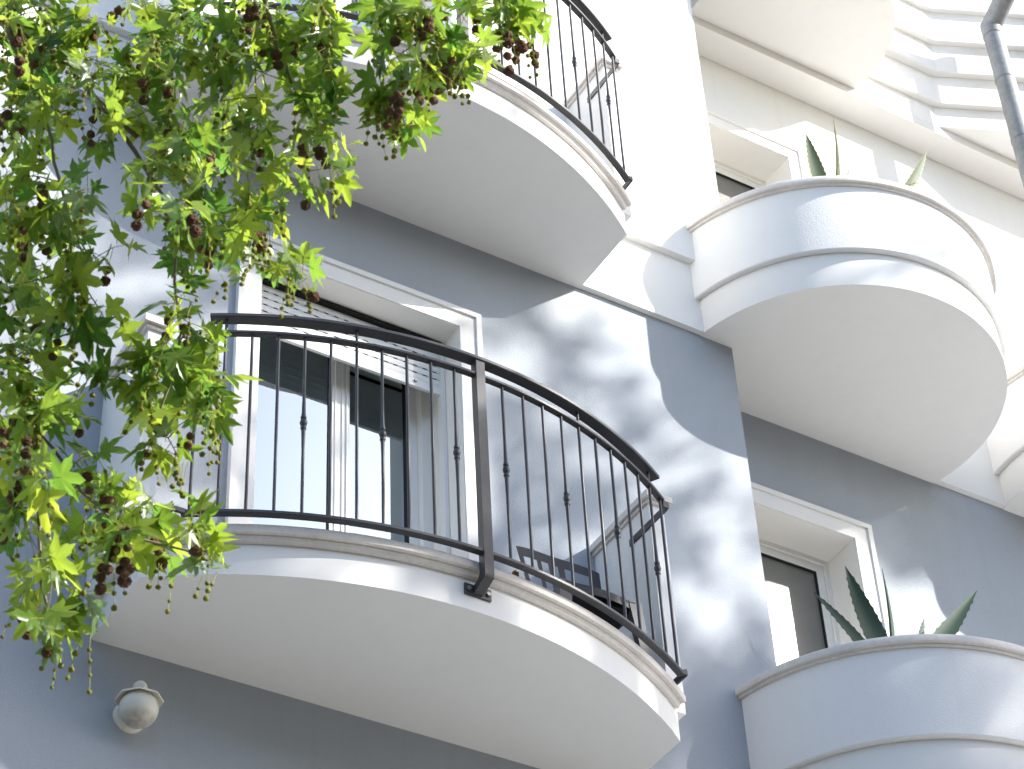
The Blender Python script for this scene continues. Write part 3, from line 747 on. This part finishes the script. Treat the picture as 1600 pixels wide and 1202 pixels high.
# ------------------------------------------------------------------ plane tree foliage
LEAF2D = []
for ang, rr in ((0, 1.0), (9, 0.78), (13, 0.72), (18, 0.52), (25, 0.40), (36, 0.62), (42, 0.66), (50, 0.92), (57, 0.64), (66, 0.56), (76, 0.36), (92, 0.56), (104, 0.70), (114, 0.44), (134, 0.30), (160, 0.16)):
    LEAF2D.append((ang, rr))
_half = [(math.radians(a), r) for a, r in LEAF2D]
OUT = [(math.cos(a)*r, math.sin(a)*r) for a, r in _half] + [(math.cos(a)*r, -math.sin(a)*r) for a, r in reversed(_half[1:])]
OUT = np.array(OUT); NO = len(OUT)
VEIN = np.array([1.0 if a in (0, 50, 104) else 0.0 for a, _ in LEAF2D] + [1.0 if a in (0, 50, 104) else 0.0 for a, _ in LEAF2D[:0:-1]])
def build_leaves(name, leaves, m, parent):
    # leaves: (pos, axis, normal, size, tint) -> one foliage mesh
    n = len(leaves)
    V = np.zeros((n*(NO+1), 3), np.float32); T = np.zeros(n*(NO+1), np.float32)
    x = np.concatenate([[0.06], OUT[:, 0]]); y = np.concatenate([[0.0], OUT[:, 1]])
    faces = np.zeros((n, NO, 3), np.int32)
    ii = np.arange(NO); base = np.stack([np.zeros(NO, int), 1+ii, 1+(ii+1) % NO], 1)
    for k, (p, ax, nr, s, t, cu) in enumerate(leaves):
        ax = np.array(ax); nr = np.array(nr); sd = np.cross(nr, ax)
        rr = x*x + y*y
        zz = -cu*rr + 0.30*np.abs(y) + 0.05*np.sin(x*9+k) * np.abs(y)
        X = x + 0.12
        pts = np.array(p)[None] + s*(X[:, None]*ax[None] + y[:, None]*sd[None] + zz[:, None]*nr[None])
        V[k*(NO+1):(k+1)*(NO+1)] = pts; T[k*(NO+1):(k+1)*(NO+1)] = t
        faces[k] = base + k*(NO+1)
    me = bpy.data.meshes.new(name)
    F = faces.reshape(-1, 3)
    me.vertices.add(len(V)); me.vertices.foreach_set('co', V.ravel())
    me.loops.add(F.size); me.loops.foreach_set('vertex_index', F.ravel())
    me.polygons.add(len(F)); me.polygons.foreach_set('loop_start', np.arange(0, F.size, 3, dtype=np.int32)); me.polygons.foreach_set('loop_total', np.full(len(F), 3, np.int32))
    a = me.attributes.new('tint', 'FLOAT', 'POINT'); a.data.foreach_set('value', T)
    a = me.attributes.new('vein', 'FLOAT', 'POINT'); a.data.foreach_set('value', np.tile(np.concatenate([[1.0], VEIN]), n).astype(np.float32))
    me.update(calc_edges=True); me.validate()
    me.polygons.foreach_set('use_smooth', np.ones(len(F), bool))
    me.materials.append(m)
    o = bpy.data.objects.new(name, me); COL.objects.link(o); o.parent = parent
    return o
def rv(s=1.0): return Vector((rng.gauss(0, s), rng.gauss(0, s), rng.gauss(0, s)))
def rosette(P, D, n, size, leaves, stalks, spread=0.9, shade=0.0):
    D = D.normalized(); x = D.orthogonal().normalized(); y = D.cross(x)
    ph = rng.random()*6.28
    for k in range(n):
        a = ph + k*2.4 + rng.gauss(0, 0.3)
        back = (0.015+0.018*k) if n > 1 else 0.0
        rad = (x*math.cos(a) + y*math.sin(a))
        ax = (rad*spread + D*(0.55-0.09*k) + Vector((0, 0, -0.38)) + rv(0.22)).normalized()
        p0 = P - D*back
        pet = 0.022+0.03*rng.random()
        p1 = p0 + ax*pet
        up = (Vector((0, 0, 1)) + D*0.6 + rv(0.55))
        nr = (up - ax*up.dot(ax))
        if nr.length < 0.05: nr = ax.orthogonal()
        nr.normalize()
        s = size*(0.62+0.6*rng.random())
        if rng.random() < 0.22: s *= 0.6
        tint = min(1.0, max(0.0, rng.gauss(0.36, 0.28) + (0.25 if s < size*0.55 else 0)))
        leaves.append((tuple(p1 - ax*0.12*s), tuple(ax), tuple(nr), s, tint, 0.05+0.55*rng.random()))
        stalks.append((p0, p1 + ax*0.01, 0.0011))
GRID = [
 "99987999989899676", "99999998887669552", "99999993898679600", "95269985787884100", "8502899767563100", "8601689875310000",
 "9861598860000000", "8882488630000000", "8883057525000000", "8863056101000000", "6762165000000000", "7631155000000000",
 "8612256000000000", "8744455000000000", "8625641000000000", "8634530000000000", "8536653200000000", "7414444100000000",
 "5520000000000000", "1530000000000000", "0320000000000000"]
tree_root = at_dist(-900, 300, 8.2); TX, TY = tree_root.x - 0.9, tree_root.y - 0.1
tree = empty('plane_tree', (TX, TY, GROUND), 'leafy plane tree hung with brown and green seed balls across the upper left', 'tree')
off = -Vector((TX, TY, GROUND))
boughs = {
 'A': [(-900, -250, 8.3), (-560, -260, 8.0), (-200, -60, 7.4), (5, 35, 7.0), (60, 75, 6.95), (110, 98, 6.9), (150, 155, 6.85), (215, 215, 6.8)],
 'B': [(-560, -260, 8.0), (-100, -250, 7.5), (250, -130, 7.1), (390, -40, 6.9), (430, 60, 6.85), (455, 130, 6.85)],
 'C': [(390, -40, 6.9), (560, -70, 6.8), (655, 20, 6.8), (650, 105, 6.8)],
 'K': [(560, -70, 6.8), (720, -60, 6.75), (770, -10, 6.7), (795, 20, 6.7)],
 'D': [(5, 35, 7.0), (40, 110, 6.85), (72, 185, 6.75), (88, 255, 6.7), (105, 320, 6.65), (112, 420, 6.65)],
 'E': [(150, 155, 6.85), (215, 240, 6.75), (262, 340, 6.65), (272, 440, 6.55), (280, 520, 6.5), (250, 640, 6.45), (232, 660, 6.45)],
 'F': [(-560, -260, 8.0), (-420, 150, 7.4), (-200, 420, 6.9), (-40, 560, 6.6), (40, 640, 6.5), (60, 760, 6.45), (62, 900, 6.4), (90, 985, 6.4)],
 'G': [(-40, 560, 6.6), (80, 700, 6.45), (150, 790, 6.35), (215, 845, 6.3), (300, 858, 6.3), (330, 875, 6.3)],
 'I': [(262, 340, 6.65), (330, 370, 6.55), (380, 405, 6.5), (460, 425, 6.5)],
 'J': [(390, -40, 6.9), (405, 60, 6.95), (398, 110, 6.95), (408, 190, 6.95), (416, 235, 6.95)],
}
wood = bmesh.new(); nodes = []
RAD = {'A': (0.075, 0.0075), 'B': (0.04, 0.005), 'C': (0.012, 0.0035), 'K': (0.009, 0.003), 'D': (0.0095, 0.0035), 'E': (0.009, 0.003), 'F': (0.03, 0.004), 'G': (0.007, 0.003), 'I': (0.006, 0.0025), 'J': (0.006, 0.002)}
for k, pts in boughs.items():
    W = [at_dist(*p) for p in pts]; fine = []
    for i in range(len(W)-1):
        n = max(2, int((W[i+1]-W[i]).length/0.06))
        for j in range(n):
            t = j/n; p0 = W[max(i-1, 0)]; p1 = W[i]; p2 = W[i+1]; p3 = W[min(i+2, len(W)-1)]
            q = 0.5*((2*p1) + (p2-p0)*t + (2*p0-5*p1+4*p2-p3)*t*t + (3*p1-p0-3*p2+p3)*t**3)
            fine.append(q + rv(0.0035))
    fine.append(W[-1])
    r0, r1 = RAD[k]
    rad = [r0 + (r1-r0)*(i/(len(fine)-1))**0.5 for i in range(len(fine))]
    tube(wood, [p+off for p in fine], rad, 8)
    for i, p in enumerate(fine):
        if rad[i] < 0.03: nodes.append((p, rad[i]))
# trunk
top = at_dist(-900, -250, 8.3)
tr = [Vector((TX, TY, GROUND-0.05)), Vector((TX, TY, GROUND+0.4)), Vector((TX+0.05, TY, GROUND+2.5)), Vector((TX+0.12, TY+0.05, -2.2)), Vector((TX+0.35, TY+0.02, -0.9)), top + Vector((-0.05, 0, -0.12)), top + Vector((0.08, 0.05, 0.05))]
tube(wood, [p+off for p in tr], [0.30, 0.23, 0.20, 0.17, 0.14, 0.105, 0.07], 14)

leaves, stalks, twigs, balls = [], [], [], []
clusters = []
for j, row in enumerate(GRID):
    for i, ch in enumerate(row):
        v = int(ch)
        if v == 0: continue
        ex = 2.35*(v/9)**1.4
        n = int(ex) + (1 if rng.random() < ex-int(ex) else 0)
        for _ in range(n):
            px = i*50 + rng.random()*50; py = j*50 + rng.random()*50 - 8
            zone = 6.85 if py < 260 else (6.7 if px < 190 and py < 560 else 6.45)
            D = zone + rng.gauss(0, 0.22)
            clusters.append((px, py, D))
# hand placed tips that read clearly in the photograph
for px, py, D in ((795, 25, 6.7), (778, 40, 6.75), (815, 28, 6.7), (470, 425, 6.5), (450, 415, 6.5), (30, 525, 6.3), (60, 575, 6.3), (330, 640, 6.35), (335, 655, 6.3), (340, 540, 6.45), (345, 848, 6.3), (320, 850, 6.3),
                  (135, 245, 6.8), (95, 1000, 6.4), (75, 985, 6.4), (110, 990, 6.4), (725, 110, 6.8), (735, 90, 6.8), (240, 560, 6.35), (255, 560, 6.35), (405, 340, 6.45), (395, 330, 6.45), (470, 240, 6.85), (610, 165, 6.8), (600, 170, 6.8)):
    clusters.append((px, py, D))
for px in range(-260, 0, 45):
    for py in range(-200, 700, 60):
        if rng.random() < 0.35: clusters.append((px+rng.random()*40-20, py+rng.random()*60, 7.0+rng.gauss(0, 0.3)))
for px in range(-100, 820, 50):
    for py in range(-240, -10, 50):
        if rng.random() < 0.30: clusters.append((px+rng.random()*40, py+rng.random()*50, 7.0+rng.gauss(0, 0.25)))
CP = [(at_dist(*c), c) for c in clusters]
def seed_string(P, old):
    # stalk with one to four hanging balls
    n = rng.choice((1, 2, 2, 3)) if old else rng.choice((1, 2, 3, 3, 4))
    p = P.copy(); pts = [p.copy()]
    d = Vector((rng.gauss(0, 0.25), rng.gauss(0, 0.25), -1)).normalized()
    for k in range(n):
        step = (0.040 if old else 0.036) * (0.7+0.7*rng.random()) + (0.03 if k == 0 else 0)
        d = (d + Vector((rng.gauss(0, 0.12), rng.gauss(0, 0.12), -0.35))).normalized()
        p = p + d*step; pts.append(p.copy())
        r = (0.0108+0.0035*rng.random()) if old else (0.0048+0.0035*rng.random())
        balls.append((p.copy(), r, old))
    for a, b in zip(pts, pts[1:]): stalks.append((a, b, 0.0010))
# connect clusters to the nearest existing wood, nearest first
NB = np.zeros((20000, 3)); NN = [0]
def add_node(p, r):
    NB[NN[0]] = p; NN[0] += 1; nodes.append((p, r))
_old = list(nodes); nodes.clear()
for _p, _r0 in _old: add_node(_p, _r0)
def dist_node(P):
    q = NB[:NN[0]]; d = np.sqrt(((q-np.array(P))**2).sum(1)); e = np.where(q[:, 2] < P.z-0.05, d*1.3, d)
    i = int(e.argmin()); return float(d[i]), i
order = sorted(CP, key=lambda c: dist_node(c[0])[0])
for P, (px, py, D) in order:
    d, i = dist_node(P); q, r = nodes[i]
    mid = (q+P)/2 + Vector((0, 0, 0.10*d)) + rv(0.02*min(1, d/0.2))
    n = max(2, int(d/0.05)); pts = []
    for k in range(n+1):
        t = k/n; pts.append((1-t)**2*q + 2*t*(1-t)*mid + t*t*P)
    r0 = min(r*0.8, 0.0020+0.006*d); twigs.append((pts, r0))
    for k, pt in enumerate(pts[1:]):
        add_node(pt, max(0.0016, r0*(1-0.6*k/n)))
    Dv = (pts[-1]-pts[-2]).normalized() + Vector((0, 0, -0.25))
    nl = rng.choice((3, 4, 5, 5, 6))
    rosette(P, Dv, nl, 0.084 if py > 480 else 0.069, leaves, stalks)
    if n > 4 and rng.random() < 0.8:
        kk = rng.randint(n//3, n-2); rosette(pts[kk], Dv, 2, 0.064, leaves, stalks)
    if rng.random() < 0.68:
        for _ in range(rng.choice((1, 1, 2, 3))): seed_string(P - Dv*0.03*rng.random(), False)
    if rng.random() < 0.21:
        for _ in range(rng.choice((1, 1, 2))): seed_string(pts[-2 if n > 1 else -1], True)
for px, py, D, cnt, old in ((800, 50, 6.7, 3, True), (815, 55, 6.7, 3, False), (480, 215, 6.85, 4, True), (655, 75, 6.8, 4, True), (700, 80, 6.8, 3, True), (620, 130, 6.8, 3, True), (60, 930, 6.4, 3, True), (95, 1010, 6.4, 3, False), (140, 985, 6.4, 2, False),
                       (170, 850, 6.3, 4, True), (205, 860, 6.3, 3, True), (175, 880, 6.3, 3, False), (255, 880, 6.3, 1, False), (330, 890, 6.3, 2, False), (170, 740, 6.4, 3, True), (280, 720, 6.3, 4, False), (355, 420, 6.5, 2, False), (410, 360, 6.45, 4, False), (500, 440, 6.5, 1, True), (470, 445, 6.5, 2, False),
                       (720, 100, 6.8, 3, False), (690, 100, 6.8, 2, True), (620, 185, 6.8, 2, False), (590, 200, 6.8, 2, False), (150, 560, 6.4, 2, False), (320, 590, 6.4, 3, False), (345, 600, 6.4, 2, False), (140, 160, 6.8, 2, True), (350, 70, 6.85, 2, True)):
    for _ in range(cnt): seed_string(at_dist(px+rng.gauss(0, 8), py+rng.gauss(0, 6), D+rng.gauss(0, 0.03)), old)
nw = len(wood.faces)
for pts, r0 in twigs: tube(wood, [p+off for p in pts], [r0*(1-0.55*k/(len(pts)-1)) for k in range(len(pts))], 5, cap=False)
wood.faces.ensure_lookup_table()
for f in wood.faces[nw:]: f.material_index = 1
link('trunk', wood, [M_BARK, M_TWIG], tree, 180)
bm = bmesh.new()
for a, b, r in stalks: tube(bm, [a+off, b+off], [r, r*0.85], 4, cap=False)
link('leaf_stalks', bm, M_STALK, tree, 180)
fo = build_leaves('foliage', [((l[0][0]+off.x, l[0][1]+off.y, l[0][2]+off.z),)+l[1:] for l in leaves], M_LEAF, tree)
# seed balls: the hundred that show largest are parts, the rest one part
def ball_mesh(name, m, spike, sub):
    bm = bmesh.new(); bmesh.ops.create_icosphere(bm, subdivisions=sub, radius=1.0)
    for k, v in enumerate(bm.verts): v.co *= 1.0 + (spike if rng.random() < 0.45 else 0.0)
    me = bpy.data.meshes.new(name); bm.to_mesh(me); bm.free(); me.materials.append(m); return me
BB = [ball_mesh('seed_ball', M_BALLB, 0.20, 3) for _ in range(2)]; BG = [ball_mesh('seed_ball', M_BALLG, 0.16, 3) for _ in range(2)]
def inframe(p):
    d = p-CAM; k = d.dot(_f); x = 800+F_PX*d.dot(_r)/k; y = 601-F_PX*d.dot(_u)/k
    return -20 < x < 1620 and -20 < y < 1220
balls.sort(key=lambda b: (not inframe(b[0]), -b[1]/(b[0]-CAM).length))
for p, r, old in balls[:100]:
    o = bpy.data.objects.new('seed_ball', rng.choice(BB if old else BG)); COL.objects.link(o); o.parent = tree
    o.location = p+off; o.scale = (r, r, r); o.rotation_euler = (rng.random()*3, rng.random()*3, rng.random()*3)
bm = bmesh.new()
for p, r, old in balls[100:]:
    ret = bmesh.ops.create_icosphere(bm, subdivisions=2, radius=r, matrix=Matrix.Translation(p+off))
    vs = ret['verts']
    for v in vs: v.co = (p+off) + (v.co-(p+off))*(1.0+(0.16 if rng.random() < 0.4 else 0))
    if not old:
        for f in {f for v in vs for f in v.link_faces}: f.material_index = 1
sb = link('seed_balls', bm, [M_BALLB, M_BALLG], tree); sb['kind'] = 'stuff'

# ------------------------------------------------------------------ street tree across the road, whose crown dapples the front
t2 = empty('plane_tree', (12.2, -11.6, GROUND), 'tall plane tree across the street, outside the picture, whose crown dapples the house front', 'tree')
t2o = -Vector((12.2, -11.6, GROUND))
from mathutils import noise as mn
def wall(px, py):
    p = at_y(px, py, 0.0); return p.x, p.z
HOLES = [(1160, 745, .11), (1155, 858, .14), (1082, 790, .085), (1092, 860, .09), (1150, 940, .13), (1105, 1000, .14), (1185, 1010, .09), (1078, 700, .08), (1120, 820, .06), (1195, 900, .07), (1060, 760, .06)]
HOLES = [(*wall(a, b), r) for a, b, r in HOLES] + [(3.58, 2.52, 0.30), (4.0, 2.42, 0.34), (0.28, 1.55, 0.22), (0.26, 1.15, 0.16)]
def shade(X, Zz):
    # leaf density the crown has on the sun's way to that spot (wall coordinates)
    n = 0.60*mn.noise(Vector((X*2.6+Zz*0.7+3, Zz*3.8-X*0.8, 1.7))) + 0.50*mn.noise(Vector((X*6.0+Zz, Zz*8.0, 4.2)))
    b = None
    if -3.4 < X < -0.95 and -2.5 < Zz < 0.5: b = (0.55, 1.2)
    elif -3.2 < X < 0.62 and 0.3 <= Zz < 2.5: b = (0.13, 1.2)
    elif -1.0 <= X < 0.9 and -1.6 < Zz <= 0.3: b = (0.34, 1.5)
    elif 0.62 <= X < 2.3 and 0.95 < Zz < 2.85: b = (0.22, 1.35)
    elif 0.62 <= X < 2.3 and 0.0 < Zz <= 0.95: b = (0.72, 1.2)
    elif 0.9 <= X < 3.9 and -1.6 < Zz <= 0.0: b = (0.75, 1.4)
    elif 2.0 < X < 3.9 and 2.3 < Zz < 3.4: b = (0.30, 1.7)
    elif -0.6 < X < 0.9 and 2.4 < Zz < 2.9: b = (0.15, 1.2)
    if 3.82 < X < 4.35 and 2.72 < Zz < 3.3: return 1.0
    if (X-0.45)**2 + (Zz-0.68)**2 < 0.075: return 0.9
    if b is None: return 0.0
    d = b[0] + b[1]*n
    for hx, hz, r in HOLES:
        q = math.sqrt((X-hx)**2 + ((Zz-hz)*1.4)**2)/r
        if q < 1.25: d *= max(0.0, (q-0.75)/0.5)
    return max(0.0, min(1.0, d))
r2 = random.Random(21); L2 = []; cl2 = []
for X in np.arange(-3.5, 4.4, 0.12):
    for Zz in np.arange(-2.6, 3.5, 0.12):
        xx = X + r2.uniform(-.06, .06); zz = Zz + r2.uniform(-.06, .06)
        k = shade(xx, zz)*6.0; k = int(k) + (1 if r2.random() < k-int(k) else 0)
        if k == 0: continue
        t = 11.0 + 0.9*mn.noise(Vector((xx*0.8, zz*0.8, 9.0))) + r2.gauss(0, 0.35)
        c = Vector((xx+1.05*t, -t, zz+0.93*t)); cl2.append((c, 0.06))
        for _ in range(k):
            p = c + Vector((r2.gauss(0, .06), r2.gauss(0, .06), r2.gauss(0, .06)))
            ax = Vector((r2.gauss(0, 1), r2.gauss(0, 1), r2.gauss(-0.3, 0.7))).normalized()
            nr = Vector((r2.gauss(0, .6)+0.4, r2.gauss(0, .6)-0.4, 1)); nr = (nr-ax*nr.dot(ax)).normalized()
            L2.append((tuple(p+t2o), tuple(ax), tuple(nr), r2.uniform(0.08, 0.13), r2.random()*0.6, 0.15))
build_leaves('foliage', L2, M_LEAF, t2)
bm = bmesh.new()
tube(bm, [p+t2o for p in (Vector((12.2, -11.6, GROUND-.05)), Vector((12.2, -11.6, GROUND+0.5)), Vector((12.25, -11.55, -2)), Vector((12.2, -11.5, 3.5)), Vector((12.3, -11.4, 8.0)), Vector((12.5, -11.2, 12.0)))], [0.42, 0.33, 0.28, 0.22, 0.15, 0.05], 14)
for c, rad in cl2[::45]:
    h = Vector((12.25, -11.45, max(3.5, min(11.5, c.z-1.2)))); mid = (h+c)/2 + Vector((0, 0, 0.25))
    pts = [(1-k/6)**2*h + 2*(k/6)*(1-k/6)*mid + (k/6)**2*c for k in range(7)]
    tube(bm, [p+t2o for p in pts], [0.05*(1-k/7)+0.006 for k in range(7)], 6)
link('trunk', bm, M_BARK, t2, 60)
print('leaves', len(leaves), 'balls', len(balls), 'clusters', len(clusters), 'shade leaves', len(L2))
